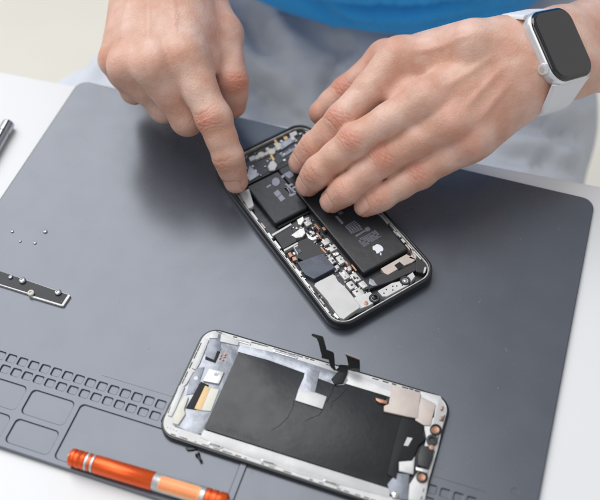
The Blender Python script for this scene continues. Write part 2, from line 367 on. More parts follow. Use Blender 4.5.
    for x, y in ((282, 315), (90, 425)):
        u, v = P(*c360(x, y), 6); o = MB().cyl(u, v, [(3.1, 1.8), (3.1, 5.9), (2.7, 6.3), (1.9, 6.3), (1.6, 5.2), (.3, 5.1)], 24).build('screw_post', M_['black'], Sp, 40)
        MB().cyl(u, v, [(1.5, 5.1), (1.4, 5.7), (.8, 6.2), (.1, 6.35)], 16).build('post_core', M_['screwblack' if x < 100 else 'steel'], o, 60)  # steel core on one black post stands in for its silver highlight
    u, v = P(366, 303, 6); MB().cyl(u, v, [(1.3, 5.6), (1.2, 6.0), (.2, 6.1)]).build('copper_contact', M_['gold'], Sp, 40)
    bx('corner_cover', [[c360(350, 180), c360(395, 120), c360(440, 180), c360(445, 230), c360(400, 270), c360(350, 260)]], 1.8, 5.6, 'black', .6, R)
    bx('corner_clip', [[c360(405, 228), c360(415, 235), c360(408, 265), c360(396, 272), c360(398, 250)]], 5.6, 6.1, 'silver', .1, R)
    bx('side_flex', [[c360(262, -10), c360(275, -5), c360(330, 80), c360(390, 130), c360(375, 150), c360(345, 190), c360(300, 175), c360(325, 150), c360(310, 90), c360(280, 40)]], 1.8, 5.4, 'tan', .4, R)
    bx('bottom_bracket', [[(348, 308), (358, 303), (360, 307), (352, 313)], [(335, 312), (340, 316), (338, 319), (333, 315)], [(362, 300), (370, 297), (371, 304), (364, 307)]], 1.8, 5.6, 'silver', .2, R)
    # upper end : camera and sensor bay
    bx('sensor_bay', [[(240, 166), (296, 133), (304, 148), (250, 183)]], 1.8, 4.6, 'pcb', .3, R)
    def c230(x, y): return (230+x/6.667, 110+y/6.667)
    Tc = bx('top_connector', [[c230(125, 318), c230(160, 300), c230(172, 325), c230(135, 340)], [c230(165, 305), c230(195, 292), c230(200, 318), c230(172, 330)], [c230(225, 288), c230(255, 268), c230(262, 290), c230(232, 305)],
        [c230(300, 240), c230(330, 225), c230(345, 255), c230(315, 268)], [c230(395, 155), c230(440, 138), c230(450, 160), c230(425, 175), c230(440, 195), c230(410, 205)]], 4.6, 6.3, 'white', .2, R)
    m = MB()
    for x, y, rr in ((208, 298, 2.2), (278, 278, 2.4), (250, 262, 1.3), (322, 236, 2.)):
        u, v = P(*c230(x, y), 6); m.cyl(u, v, [(rr, 4.6), (rr, 6.3), (rr*.5, 6.8), (.1, 6.9)], 16)
    m.build('gold_button', M_['cream'], Tc, 50)
    bx('gold_tab', [[c230(292, 200), c230(305, 195), c230(330, 235), c230(318, 245)], [c230(355, 180), c230(378, 172), c230(388, 192), c230(365, 200)], [c230(265, 300), c230(280, 295), c230(300, 330), c230(285, 340)]], 4.6, 6.0, 'yellow', .2, Tc)
    bx('top_speaker', [[c230(262, 270), c230(340, 215), c230(400, 185), c230(430, 180), c230(440, 200), c230(350, 262), c230(300, 270)]], 4.6, 5.8, 'clearflex', .3, R)
    bx('grey_strip', [[c230(335, 298), c230(440, 240), c230(448, 258), c230(350, 318)]], 4.6, 5.2, 'slateflex', .2, R)
    bx('white_pad', [[c230(265, 345), c230(290, 330), c230(318, 365), c230(300, 400), c230(262, 405), c230(250, 375)]], 4.6, 5.8, 'white', .6, R)
    bx('white_patch', [[c230(130, 370), c230(200, 430), c230(130, 475), c230(110, 440)]], 4.6, 5.4, 'clearflex', .2, R)
    bx('white_pull_tab', [[(240, 193), (249, 188), (254, 205), (252.5, 207), (245, 210)]], 4.6, 7.0, 'white', .5, R)
    m = MB(); r = random.Random(8)
    for i in range(40):
        u, v = r.uniform(-25, 30), r.uniform(48, 67); s_ = r.uniform(.5, 1.6)
        m.box(u, v, s_, s_*r.uniform(.5, 1.4), 1.8, r.uniform(4.7, 5.6), bev=.05)
    m.build('top_components', M_['silver'], R)
    m = MB(); m.box(0, 58, 60, 22, 1.8, 4.4, bev=.3, r=2); m.build('top_cover', M_['black'], R)
phone_body()

# ------------------------------------------------------------------ detached screen
def screen():
    R = thing('phone_screen', 'detached phone screen assembly lying face down with its metal backing up', 'phone screen', (*PHB[0], MT+.03), PHB[1])
    def P(px, py, z=3.): return local(*PHB, at(px, py, MT+z))
    def poly(L, z): return [P(x, y, z) for x, y in L]
    hx, hy = 70.3, 34.0
    MB().loft(rloft(hx, hy, 9.5, [(1.3, 0), (.4, .2), (0, .7), (0, 1.7), (.2, 2.2), (.5, 2.4), (.9, 2.4), (1.0, 1.6), (1.0, .2)], 10), closed=True).build('outer_frame', M_['blackmetal'], R, 50)
    MB().prism(rrect(hx-.9, hy-.9, 8.5, 8), .3, 2.1, .1).build('glass_panel', M_['black'], R)
    MB().loft(rloft(hx-1.3, hy-1.3, 8.2, [(0, 2.1), (0, 2.9), (.2, 3.1), (4.9, 3.1), (5.1, 2.9), (5.1, 2.1)], 10), closed=True).build('metal_rim', M_['white'], R, 40)
    def bx(name, L, z0, z1, mm, bev=.1, parent=R):
        m = MB()
        for q in L: m.prism(poly(q, z1), z0, z1, bev)
        return m.build(name, M_[mm], parent, 30)
    c4 = lambda x, y: (160+x/4.1667, 325+y/4.1667)
    c5 = lambda x, y: (270+x/4.1667, 320+y/4.1667)
    c6 = lambda x, y: (360+x/3.846, 370+y/3.846)
    # white metal side pieces on the long edges (wide lower strip and upper strip)
    bx('lower_rail', [[(203.5, 429.5), (391, 489), (389, 497.5), (300, 474), (212, 443), (200, 437)]], 2.1, 3.35, 'white', .15)
    MB().box(37, 27.2, 46, 6.4, 2.1, 3.28, bev=.1, r=.5).build('upper_rail', M_['white'], R, 30)
    # slots and clips on the rim
    for u in (-38, -9, 24):
        m = MB().box(u, -hy+3.6, 8, 1.1, 3.3, 3.75, bev=.1, r=.5).build('rail_clip', M_['silver'], R, 30); MB().box(u, -hy+3.5, 6, .5, 3.7, 3.82, bev=0, r=.2).build('clip_slot', M_['flex'], m)
    r = random.Random(2)
    for u, w_ in ((-22, 14), (-47, 10)):
        m = MB().box(u, hy-3.6, w_, 1.6, 3.1, 3.6, bev=.1, r=.6).build('rail_clip', M_['silver'], R, 30); MB().box(u, hy-3.6, w_-2, .7, 3.6, 3.66, bev=0, r=.3).build('clip_slot', M_['slateflex'], m)
    m = MB()
    for i in range(34):
        u = r.uniform(-64, 64); m.box(u, hy-2.0-r.uniform(0, .3), r.uniform(1, 3.5), .6, 2.0, r.uniform(3.1, 3.4), bev=.05)
        m.box(r.uniform(-64, 64), -hy+2.0, r.uniform(1, 3.5), .5, 2.0, r.uniform(3.1, 3.4), bev=.05)
    for i in range(14): m.box(hx-2.0, r.uniform(-24, 24), .6, r.uniform(1, 3), 2.0, r.uniform(3.1, 3.4), bev=.05); m.box(-hx+2.1, r.uniform(-24, 24), .6, r.uniform(1, 4), 2.0, r.uniform(3.1, 3.4), bev=.05)
    m.build('rim_lugs', M_['blackmetal'], R)
    # graphite backing
    Gp = bx('graphite_sheet', [[(239.5, 350), (268, 357.5), (300, 368), (345, 383), (384, 389.5), (386, 397), (384, 400), (400, 406), (424, 424), (421, 437), (414, 452), (404, 482), (392, 488.5), (300, 459), (204, 428.5)]], 2.1, 3.2, 'graphite', .1)
    m = MB()
    for k in range(22):                       # fine fold ridges by the lower edge
        u0 = -44.5+k*1.25; v0 = -23.+.05*k; l = 4.2+1.2*math.sin(k*.9)-.1*k
        if l > 1: m.tube([(u0, v0, 3.2), (u0+.28*l, v0+l*.55, 3.24), (u0+.3*l, v0+l, 3.2)], .05, 4)
    for L in ([c5(100, 335), c5(95, 365), c5(75, 405), c5(40, 440), c5(5, 460)], [c5(222, 370), c5(205, 395), c5(180, 405), c5(145, 420)], [c5(320, 285), c5(290, 320), c5(262, 340), c5(255, 365)], [c5(265, 275), c5(258, 300), c5(235, 345)]):
        m.tube([(*P(*p, 3.2), 3.22) for p in L], .13, 5)
    m.build('crease', M_['flex'], Gp)
    # left end
    Lp = bx('sensor_plate', [[c4(250, 30), c4(330, 70), c4(332, 105), c4(185, 450), c4(150, 455), c4(50, 415), c4(75, 350), c4(100, 270), c4(140, 190), c4(200, 80)]], 2.1, 3.15, 'clearflex', .1)
    bx('bezel_strip', [[c4(185, 55), c4(205, 60), c4(165, 160), c4(150, 185), c4(133, 180)], [c4(122, 190), c4(140, 195), c4(112, 245), c4(98, 255)], [c4(80, 250), c4(103, 258), c4(65, 350), c4(48, 382), c4(32, 375)], [c4(255, 35), c4(332, 62), c4(325, 85), c4(250, 68)], [c4(212, 30), c4(245, 35), c4(240, 55), c4(205, 55)]], 3.1, 3.8, 'white', .2)
    bx('slate_flex', [[c4(215, 45), c4(250, 42), c4(255, 100), c4(240, 120), c4(225, 145), c4(190, 130), c4(195, 90)], [c4(150, 180), c4(185, 175), c4(150, 285), c4(110, 290), c4(125, 220)]], 3.15, 3.5, 'slateflex', .1)
    bx('black_tape', [[c4(190, 130), c4(225, 145), c4(238, 108), c4(250, 110), c4(230, 155), c4(188, 140)], [c4(170, 235), c4(203, 250), c4(150, 352), c4(108, 345)]], 3.2, 3.75, 'flex', .1)
    ch = bx('sensor_chip', [[c4(205, 182), c4(267, 195), c4(245, 245), c4(180, 232)]], 3.15, 4.6, 'silver', .2)
    bx('chip_window', [[c4(228, 198), c4(246, 202), c4(240, 214), c4(223, 210)]], 4.6, 4.66, 'clearflex', 0, ch)
    bx('amber_film', [[c4(188, 252), c4(210, 262), c4(172, 355), c4(143, 348)]], 3.3, 3.85, 'yellow', .1); bx('pale_film', [[c4(210, 262), c4(246, 268), c4(212, 358), c4(172, 355)]], 3.3, 3.8, 'cream', .1)
    bx('corner_bracket', [[c4(100, 295), c4(118, 300), c4(100, 350), c4(105, 370), c4(75, 415), c4(52, 408), c4(70, 350)]], 3.15, 4.2, 'cream', .15)
    m = MB()
    for x, y in ((255, 125), (268, 132), (262, 145), (250, 138), (272, 122)):
        u, v = P(*c4(x, y), 3.5); m.cyl(u, v, [(.6, 3.1), (.55, 3.7), (.1, 3.8)], 10)
    m.build('copper_pin', M_['gold'], Lp, 40)
    m = MB()
    for x, y in ((30, 425), (42, 430), (55, 435), (68, 440)):
        u, v = P(*c4(x, y), 3); m.cyl(u, v, [(.5, 2.5), (.45, 3.3), (.1, 3.4)], 10)
    m.build('corner_pin', M_['white'], R, 40)
    u, v = P(*c4(150, 222), 3.5); MB().cyl(u, v, [(1.3, 3.4), (1.2, 3.7), (.1, 3.75)], 12).build('pale_dot', M_['white'], R, 40)
    # silvery flex along the top with the L shaped tab
    Fx = bx('silver_flex', [[(240, 345), (268, 351), (306, 362), (330, 370), (346, 376), (348, 380), (344, 385), (336, 385), (320, 379), (300, 371.5), (268, 360), (237, 351.5)]], 3.1, 3.45, 'clearflex', .1)
    bx('flex_tab', [[c5(150, 195), c5(208, 212), c5(188, 300), c5(236, 318), c5(218, 370), c5(105, 334), c5(118, 290), c5(140, 240)]], 3.22, 3.62, 'clearflex', .1)
    bx('tab_plate', [[c5(122, 290), c5(188, 303), c5(236, 320), c5(218, 370), c5(105, 334)]], 3.62, 3.8, 'white', .05)
    # standing black flex cables
    def K(px, py, z): u, v = P(px, py, z); return (u, v, z)
    Bf = bx('black_flex', [[c5(255, 245), c5(282, 215), c5(290, 185), c5(325, 195), c5(322, 220), c5(305, 262), c5(270, 268)]], 3.2, 4.4, 'flex', .2)
    def strip(rows):
        m = MB(); m.loft([[K(*a, z+.0), K(*b, z+.0), K(b[0], b[1], z+.25), K(a[0], a[1], z+.25)] for a, b, z in rows]); return m.build('flex_cable', M_['flex'], Bf, 40)
    cf = lambda x, y: (300+x/8.333, 325+y/8.333)
    strip([(cf(320, 385), cf(330, 345), 4), (cf(285, 378), cf(300, 372), 5.0), (cf(255, 350), cf(292, 345), 6.5), (cf(238, 290), cf(288, 285), 9), (cf(180, 275), cf(284, 240), 11), (cf(180, 250), cf(275, 225), 12), (cf(170, 215), cf(222, 205), 13.5), (cf(155, 150), cf(208, 150), 16), (cf(138, 110), cf(197, 110), 17.5), (cf(105, 95), cf(190, 95), 18), (cf(92, 80), cf(110, 72), 18.5)])
    strip([(cf(330, 400), cf(385, 400), 4), (cf(318, 345), cf(390, 360), 5.5), (cf(330, 330), cf(395, 350), 6.4), (cf(395, 335), cf(400, 375), 7), (cf(445, 345), cf(455, 390), 7.8), (cf(500, 350), cf(500, 385), 8)])
    strip([(cf(398, 370), cf(500, 388), 6.8), (cf(402, 330), cf(500, 345), 9), (cf(390, 270), cf(498, 300), 11.5), (cf(372, 240), cf(498, 288), 12.6)])
    MB().loft([[K(*cf(368, 240), 12.6), K(*cf(500, 290), 12.6), K(*cf(500, 280), 13.4), K(*cf(370, 228), 13.4)], [K(*cf(370, 243), 12.9), K(*cf(500, 293), 12.9), K(*cf(500, 284), 13.8), K(*cf(372, 232), 13.8)]]).build('connector_edge', M_['tan'], Bf)
    # right end
    RP = bx('rose_shield', [[c6(125, 58), c6(232, 88), c6(222, 185), c6(180, 178), c6(92, 158), c6(92, 138), c6(110, 130)]], 3.1, 4.3, 'tan', .2)
    bx('rose_shield', [[c6(234, 108), c6(292, 132), c6(270, 212), c6(245, 212), c6(212, 192)]], 3.1, 4.0, 'tan', .2)
    bx('right_rail', [[c6(232, 80), c6(310, 100), c6(332, 150), c6(318, 215), c6(300, 300), c6(262, 430), c6(250, 500), c6(185, 500), c6(190, 440), c6(230, 380), c6(255, 260), c6(245, 212), c6(285, 180), c6(290, 130), c6(236, 104)]], 2.1, 3.3, 'white', .15)
    for q in ([c6(60, 106), c6(106, 118), c6(104, 130), c6(75, 125), c6(62, 116)], [c6(312, 140), c6(322, 138), c6(318, 152), c6(310, 152)], [c6(310, 178), c6(320, 178), c6(316, 192), c6(306, 190)]): bx('copper_contact', [q], 3.2, 4.4, 'gold', .15)
    for (x, y), rr in (((290, 232), 2.5), ((237, 414), 2.4)):
        u, v = P(*c6(x, y), 4); h = MB().cyl(u+.1, v+.5, [(rr+.6, 3.1), (rr+.5, 4.3), (rr, 4.4), (rr-.3, 3.9), (.3, 3.8)], 24).build('screw_well', M_['black'], R, 40)
        MB().cyl(u, v, [(rr-.4, 3.8), (rr-.4, 4.7), (rr-.7, 4.9), (rr-1.1, 4.75), (.2, 4.8)], 20).build('copper_screw', M_['gold'], h, 50)
    u, v = P(*c6(277, 270), 4); MB().cyl(u, v, [(2.9, 3.1), (2.9, 4.6), (2.3, 4.8), (1.6, 4.7), (1.3, 3.9), (.2, 3.9)], 20).build('front_camera', M_['black'], R, 40)
    Ea = bx('ear_speaker', [[c6(235, 290), c6(285, 292), c6(280, 340), c6(265, 378), c6(222, 365), c6(222, 330)]], 3.1, 5.2, 'black', .5)
    u, v = P(*c6(275, 298), 5); MB().cyl(u, v, [(1.4, 4.8), (1.3, 5.3), (.2, 5.4)], 14).build('gold_pad', M_['gold'], Ea, 40)
    bx('black_cover', [[c6(160, 180), c6(200, 190), c6(246, 212), c6(240, 245), c6(255, 262), c6(225, 290), c6(195, 360), c6(150, 350), c6(140, 420), c6(105, 400), c6(130, 290)]], 3.2, 4.1, 'flex', .2)
    bx('white_window', [[c6(182, 258), c6(202, 262), c6(185, 292), c6(168, 290)]], 4.1, 4.16, 'white', 0)
    bx('white_pad', [[c6(150, 352), c6(200, 348), c6(212, 330), c6(205, 400), c6(150, 388)]], 3.6, 4.4, 'white', .3)
    bx('slate_flex', [[c6(140, 395), c6(190, 400), c6(185, 500), c6(125, 492), c6(105, 440)]], 3.2, 3.8, 'slateflex', .3)
    u, v = P(*c6(135, 480), 4); MB().cyl(u, v, [(1.7, 3.2), (1.6, 4.8), (.9, 5.2), (.1, 5.3)], 16).build('corner_screw', M_['steel'], R, 50)
    bx('corner_tab', [[c6(215, 372), c6(262, 385), c6(258, 396), c6(215, 384)]], 3.3, 4.8, 'silver', .2)
screen()

# ------------------------------------------------------------------ orange screwdriver
def driver():
    zr = MT-.95+4.7
    a = at(70, 456.5, zr); b = at(221, 501, zr); d = (b-a)/np.linalg.norm(b-a)
    R = thing('screwdriver', 'orange metal screwdriver with silver rings lying in the front tray', 'screwdriver', (a[0], a[1], zr), math.atan2(d[1], d[0]))
    def T(px, py): q = at(px, py, zr)-a; return float(q@d)
    r = 4.6
    t1, t2, t3, t4, t5 = T(87, 461), T(97, 464), T(154, 481), T(161, 483), T(206, 497)
    ax = lambda prof, name, mm, par=R: MB().axis((0, 0, 0), (1, 0, 0), prof).build(name, M_[mm], par, 50)
    ax([(0, 2.8), (.5, r-.5), (1.2, r), (3, r), (3.4, r-.5), (3.9, r-.5), (4.3, r), (6.4, r), (6.8, r-.4), (7.3, r-.4), (7.7, r), (t1-1, r), (t1-.2, r-.3), (t1, r-.9)], 'end_cap', 'orange')
    ax([(0, 2.0), (-.5, 2.0), (-.5, .3)], 'end_disc', 'silver')
    ax([(t1, r-.8), (t1+.1, r), (t1+1.3, r), (t1+1.5, r-.5), (t1+3.2, r-.5), (t1+3.4, r), (t1+4.6, r), (t1+4.7, r-.8)], 'silver_ring', 'silver')
    ax([(t1+1.6, r-.45), (t1+1.7, r-.2), (t1+3.0, r-.2), (t1+3.1, r-.45)], 'orange_ring', 'orange')
    ax([(t1+4.7, r-.8), (t1+4.9, r-.1), (t1+5.3, r+.1), (t3-.4, r+.1), (t3, r-.3)], 'grip', 'orange')
    sl = ax([(t3, r-.3), (t3+.3, r), (t5-.4, r), (t5, r-.5)], 'silver_sleeve', 'silver')
    # inlay window wrapped on the sleeve facing up
    m = MB(); rings = []
    for t in np.linspace(t4, t5-2.6, 14):
        w_ = 1.0 if t4+1 < t < t5-3.5 else .8
        rings.append([(t, (r+.12)*math.sin(q), (r+.12)*math.cos(q)) for q in np.linspace(-1.0*w_-.15, .75*w_-.15, 12)]+[(t, (r-.3)*math.sin(q), (r-.3)*math.cos(q)) for q in np.linspace(.75*w_-.15, -1.0*w_-.15, 12)])
    m.loft(rings); inl = m.build('peach_inlay', M_['peach'], sl, 40)
    m = MB()
    for t in np.arange(t4+1.2, t5-4, 1.15):
        m.ribbon([(t, (r+.15)*math.sin(q), (r+.15)*math.cos(q)) for q in np.linspace(-.85, .35, 8)], .28, .06, (1, 0, 0))
    m.build('inlay_ridges', M_['orange'], inl)
    ax([(t5, r-.6), (t5+.2, r), (t5+2, r), (t5+2.4, r-.5), (t5+3, r-.5), (t5+3.4, r), (t5+5.4, r), (t5+5.8, r-.5), (t5+6.4, r-.5), (t5+6.8, r), (t5+10, r), (t5+11, r-1), (t5+11.6, 2.2)], 'front_collar', 'orange')
    ax([(t5+11.6, 2.0), (t5+24, 1.9), (t5+25, 1.0), (t5+34, .9), (t5+34.5, .4)], 'shaft', 'steel')
driver()

# ------------------------------------------------------------------ strip with screws, loose screws, pen, debris
def strip_tool():
    L = lambda pts, z: [tuple(at(x, y, z)[:2]) for x, y in pts]
    c = at(-10, 280, MT); R = thing('metal_strip', 'dark flat metal strip with bright silver edge at the left of the mat', 'metal strip', (c[0], c[1], MT), 0)
    z = MT+1.6
    def loc_(pts, zz): return [(p[0]-c[0], p[1]-c[1]) for p in L(pts, zz)]
    MB().prism(loc_([(-80, 246), (0, 271), (68.5, 294.2), (70.3, 295.3), (63.3, 305.8), (60.5, 305.6), (31, 296.8), (27.5, 293.6), (0, 285.0), (-80, 260)], z), .05, 1.55, .1).build('silver_backing', M_['white'], R)
    MB().prism(loc_([(-78, 246.5), (0, 271.2), (67.8, 294.6), (61.6, 304.2), (33, 295.6), (29, 292.8), (0, 284.0), (-78, 259)], z), 1.55, 1.66, .03).build('dark_face', M_['slatedark'], R)
M_['rubber'].node_tree.nodes['Principled BSDF'].inputs['Specular Tint'].default_value = (.93, .98, 1.07, 1)
M_['rubber'].node_tree.nodes['Principled BSDF'].inputs['IOR'].default_value = 1.62
M_['darksteel'] = mat('dark_steel', (.16, .16, .165), .3, .8); M_['steel2'] = mat('satin_steel', (.5, .5, .51), .3, .85)
M_['slatedark'] = mat('slate_face', (.022, .023, .026), .5, .3, bump=.3, bscale=500, var=.1)
strip_tool()
def small_screw(px, py, z, r, label, group, dark=False, mm=None):
    c = at(px, py, z+r*.6); mm = mm or ('screwblack' if dark else 'steel2')
    R = thing('small_screw', label, 'screw', (c[0], c[1], z), rnd.uniform(0, 3), group)
    MB().cyl(0, 0, [(r*.8, .02), (r, .2*r), (r*.97, .5*r), (r*.8, .68*r), (r*.42, .74*r), (r*.36, .4*r), (.02, .36*r)], 16).build('head', M_[mm], R, 40)
    return R
zs = MT+1.75
small_screw(22, 279.8, zs, 2.1, 'silver screw on the dark strip, second from the left edge of the photo', 'screws on the metal strip')
small_screw(30.6, 292.3, zs, 2.0, 'pale brass screw on the lower edge of the dark strip', 'screws on the metal strip', mm='cream')
small_screw(57.6, 291.6, zs, 2.0, 'silver screw nearest the square end of the dark strip', 'screws on the metal strip')
small_screw(10.2, 276.6, zs, 1.3, 'tiny dull grey screw leftmost on the dark strip', 'screws on the metal strip', dark=False)
small_screw(45, 231, MT, 1.3, 'small silver screw standing farthest right of the four loose on the mat', 'loose screws on the mat')
small_screw(34.7, 242.5, MT, 1.0, 'tiny pale screw lying closest to the metal strip among the loose four', 'loose screws on the mat')
small_screw(20, 240.8, MT, .85, 'tiniest pale screw between two others on the left mat', 'loose screws on the mat')
small_screw(12, 231, MT, 1.0, 'tiny pale screw farthest left on the grey mat', 'loose screws on the mat')

def pen():
    r = 4.2; a = at(9.0, 123, r); b = at(-24, 181, r); d = (b-a)/np.linalg.norm(b-a)
    R = thing('pen', 'dark grey metal pen lying on the white table left of the mat', 'pen', (a[0], a[1], r), math.atan2(d[1], d[0]))
    MB().axis((0, 0, 0), (1, 0, 0), [(0, 2.9), (.4, 3.9), (2, 4.2), (9, 4.2), (9.2, 3.9)]).build('end_cap', M_['steel2'], R, 50)
    MB().axis((0, 0, 0), (1, 0, 0), [(9.2, 3.8), (11, 4.0), (60, 4.1), (110, 4.1), (118, 2), (122, .5)]).build('barrel', M_['steel2'], R, 50)
    MB().ribbon([(9.5, -2.1, 3.5), (50, -2.1, 3.6), (100, -2.1, 3.6)], 1.7, .5, (0, 1, .6)).build('dark_stripe', M_['black'], R)
    MB().ribbon([(.5, 1.4, 3.7), (40, 1.4, 3.9), (100, 1.4, 3.9)], 1.2, .5, (0, 1, -.4)).build('dark_stripe', M_['black'], R)
pen()

def debris():
    c = at(195, 452, MT)
    a = at(197, 453, MT+1); b = at(201.5, 461.5, MT+1)
    R = thing('black_screw', 'tiny black headed screw lying below the detached screen', 'screw', (a[0], a[1], MT-.95+.9), math.atan2(b[1]-a[1], b[0]-a[0]))
    L = float(np.linalg.norm(b-a))
    MB().axis((0, 0, .3), (1, 0, .3), [(0, .6), (.1, 1.3), (.9, 1.35), (1.1, .7), (L-.8, .65), (L-.5, .9), (L, .3)], 12).build('shank', M_['screwblack'], R, 40)
    m = MB(); m.prism([tuple(at(x, y, MT+1)[:2]) for x, y in ((185, 447), (192, 446.5), (197, 448), (192, 449.2), (187, 449.5))], MT-.9, MT+.3, .15)
    tag(m.build('black_shard', M_['screwblack']), 'small black sliver just under the lower edge of the detached screen', 'shard')
    m = MB(); r = random.Random(11)
    for px, py in ((370, 333), (377, 338), (499, 390), (480, 300), (120, 300), (230, 290), (150, 350), (520, 240), (400, 345), (560, 230), (250, 300), (80, 200), (470, 460), (440, 330), (100, 400), (60, 420), (170, 420), (250, 470), (40, 300), (130, 240), (210, 330), (505, 350), (25, 355)):
        for k in range(2):
            p = at(px+r.uniform(-2, 2), py+r.uniform(-2, 2), MT); a_ = r.uniform(0, 3); l = r.uniform(.2, .8)
            m.box(p[0], p[1], l, r.uniform(.12, .22), MT, MT+.1, a_, bev=0)
    tag(m.build('dust_specks', M_['dust']), 'fine pale dust specks scattered over the mat', 'dust', kind='stuff')
debris()

# ------------------------------------------------------------------ implicit surfaces for the figure
V = lambda *a: np.array(a, float)
def unit(v): return v/np.linalg.norm(v)
def smin(a, b, k):
    h = np.maximum(k-np.abs(a-b), 0)/k; return np.minimum(a, b)-h*h*k*.25
class Field:
    def __init__(s, lo, hi, vs):
        s.lo = np.array(lo, float); s.vs = vs; s.n = np.ceil((np.array(hi)-lo)/vs).astype(int); s.g = {}
        s.ax = [(s.lo[i]+np.arange(s.n[i])*vs).astype(np.float32) for i in range(3)]
    def grp(s, name):
        if name not in s.g: s.g[name] = np.full(s.n, 40, np.float32)
        return s.g[name]
    def put(s, name, fn, lo, hi, k):
        g = s.grp(name); i0 = np.clip(((np.array(lo)-s.lo)/s.vs).astype(int), 0, s.n); i1 = np.clip(((np.array(hi)-s.lo)/s.vs).astype(int)+1, 0, s.n)
        if np.any(i1 <= i0): return
        sl = tuple(slice(a, b) for a, b in zip(i0, i1))
        X, Y, Z = s.ax[0][sl[0]][:, None, None], s.ax[1][sl[1]][None, :, None], s.ax[2][sl[2]][None, None, :]
        g[sl] = smin(g[sl], fn(X, Y, Z), k) if k else np.minimum(g[sl], fn(X, Y, Z))
    def cone(s, name, a, b, ra, rb, k=3.):
        a, b = np.array(a, float), np.array(b, float); d = b-a; L2 = max(float(d@d), 1e-6); m = max(ra, rb)+14+k
        def fn(X, Y, Z):
            t = np.clip(((X-a[0])*d[0]+(Y-a[1])*d[1]+(Z-a[2])*d[2])/L2, 0, 1)
            return (np.sqrt((X-a[0]-d[0]*t)**2+(Y-a[1]-d[1]*t)**2+(Z-a[2]-d[2]*t)**2)-(ra+(rb-ra)*t)).astype(np.float32)
        s.put(name, fn, np.minimum(a, b)-m, np.maximum(a, b)+m, k)
    def ell(s, name, c, axes, radii, k=3.):
        c = np.array(c, float); A = np.array(axes, float); R = np.array(radii, float); m = max(radii)+14+k; r0 = min(radii)
        def fn(X, Y, Z):
            q = 0; 
            for i in range(3): q = q+(((X-c[0])*A[i][0]+(Y-c[1])*A[i][1]+(Z-c[2])*A[i][2])/R[i])**2
            q = np.sqrt(q); return ((q-1)*r0).astype(np.float32)
        s.put(name, fn, c-m, c+m, k)
    def mesh(s, names_k):
        out = None
        for n, k in names_k:
            if out is None: out = s.g[n].copy()
            else: out = smin(out, s.g[n], k) if k else np.minimum(out, s.g[n])
        g = openvdb.FloatGrid(background=40.0); g.copyFromArray(np.ascontiguousarray(out, dtype=np.float32))
        p, q = g.convertToQuads(0.0); s.out = out
        return p.astype(float)*s.vs+s.lo, q
def normals(p, q):
    n = np.zeros_like(p); f = np.cross(p[q[:, 2]]-p[q[:, 0]], p[q[:, 3]]-p[q[:, 1]])
    for i in range(4): np.add.at(n, q[:, i], f)
    return n/np.maximum(np.linalg.norm(n, axis=1, keepdims=True), 1e-9)
def relax(p, q, it=2, f=.5):
    e = np.concatenate([q[:, [0, 1]], q[:, [1, 2]], q[:, [2, 3]], q[:, [3, 0]]])
    for _ in range(it):
        s_ = np.zeros_like(p); c = np.zeros(len(p)); np.add.at(s_, e[:, 0], p[e[:, 1]]); np.add.at(c, e[:, 0], 1); np.add.at(s_, e[:, 1], p[e[:, 0]]); np.add.at(c, e[:, 1], 1)
        p = p+(s_/np.maximum(c, 1)[:, None]-p)*f
    return p
def make_mesh(name, p, q, mt, parent, attrs=None, smooth=True):
    me = bpy.data.meshes.new(name); me.vertices.add(len(p)); me.vertices.foreach_set('co', (p*S).astype(np.float32).ravel())
    me.loops.add(q.size); me.loops.foreach_set('vertex_index', q.astype(np.int32).ravel()); me.polygons.add(len(q))
    me.polygons.foreach_set('loop_start', np.arange(0, q.size, 4, dtype=np.int32)); me.update(calc_edges=True)
    me.polygons.foreach_set('use_smooth', np.ones(len(q), bool)); me.materials.append(mt)
    for k, v in (attrs or {}).items():
        a = me.attributes.new(k, 'FLOAT', 'POINT'); a.data.foreach_set('value', v.astype(np.float32))
    o = bpy.data.objects.new(name, me); C.objects.link(o); o.parent = parent; return o
def sstep(x, a, b): t = np.clip((x-a)/(b-a), 0, 1); return t*t*(3-2*t)
def vnoise(p, sc_, seed=0):
    r = np.random.RandomState(seed); out = 0
    for k in range(7):
        d = r.normal(size=3); d /= np.linalg.norm(d); out = out+np.sin((p@d)/sc_*r.uniform(.7, 1.5)+r.uniform(0, 6.3))
    return out/3.

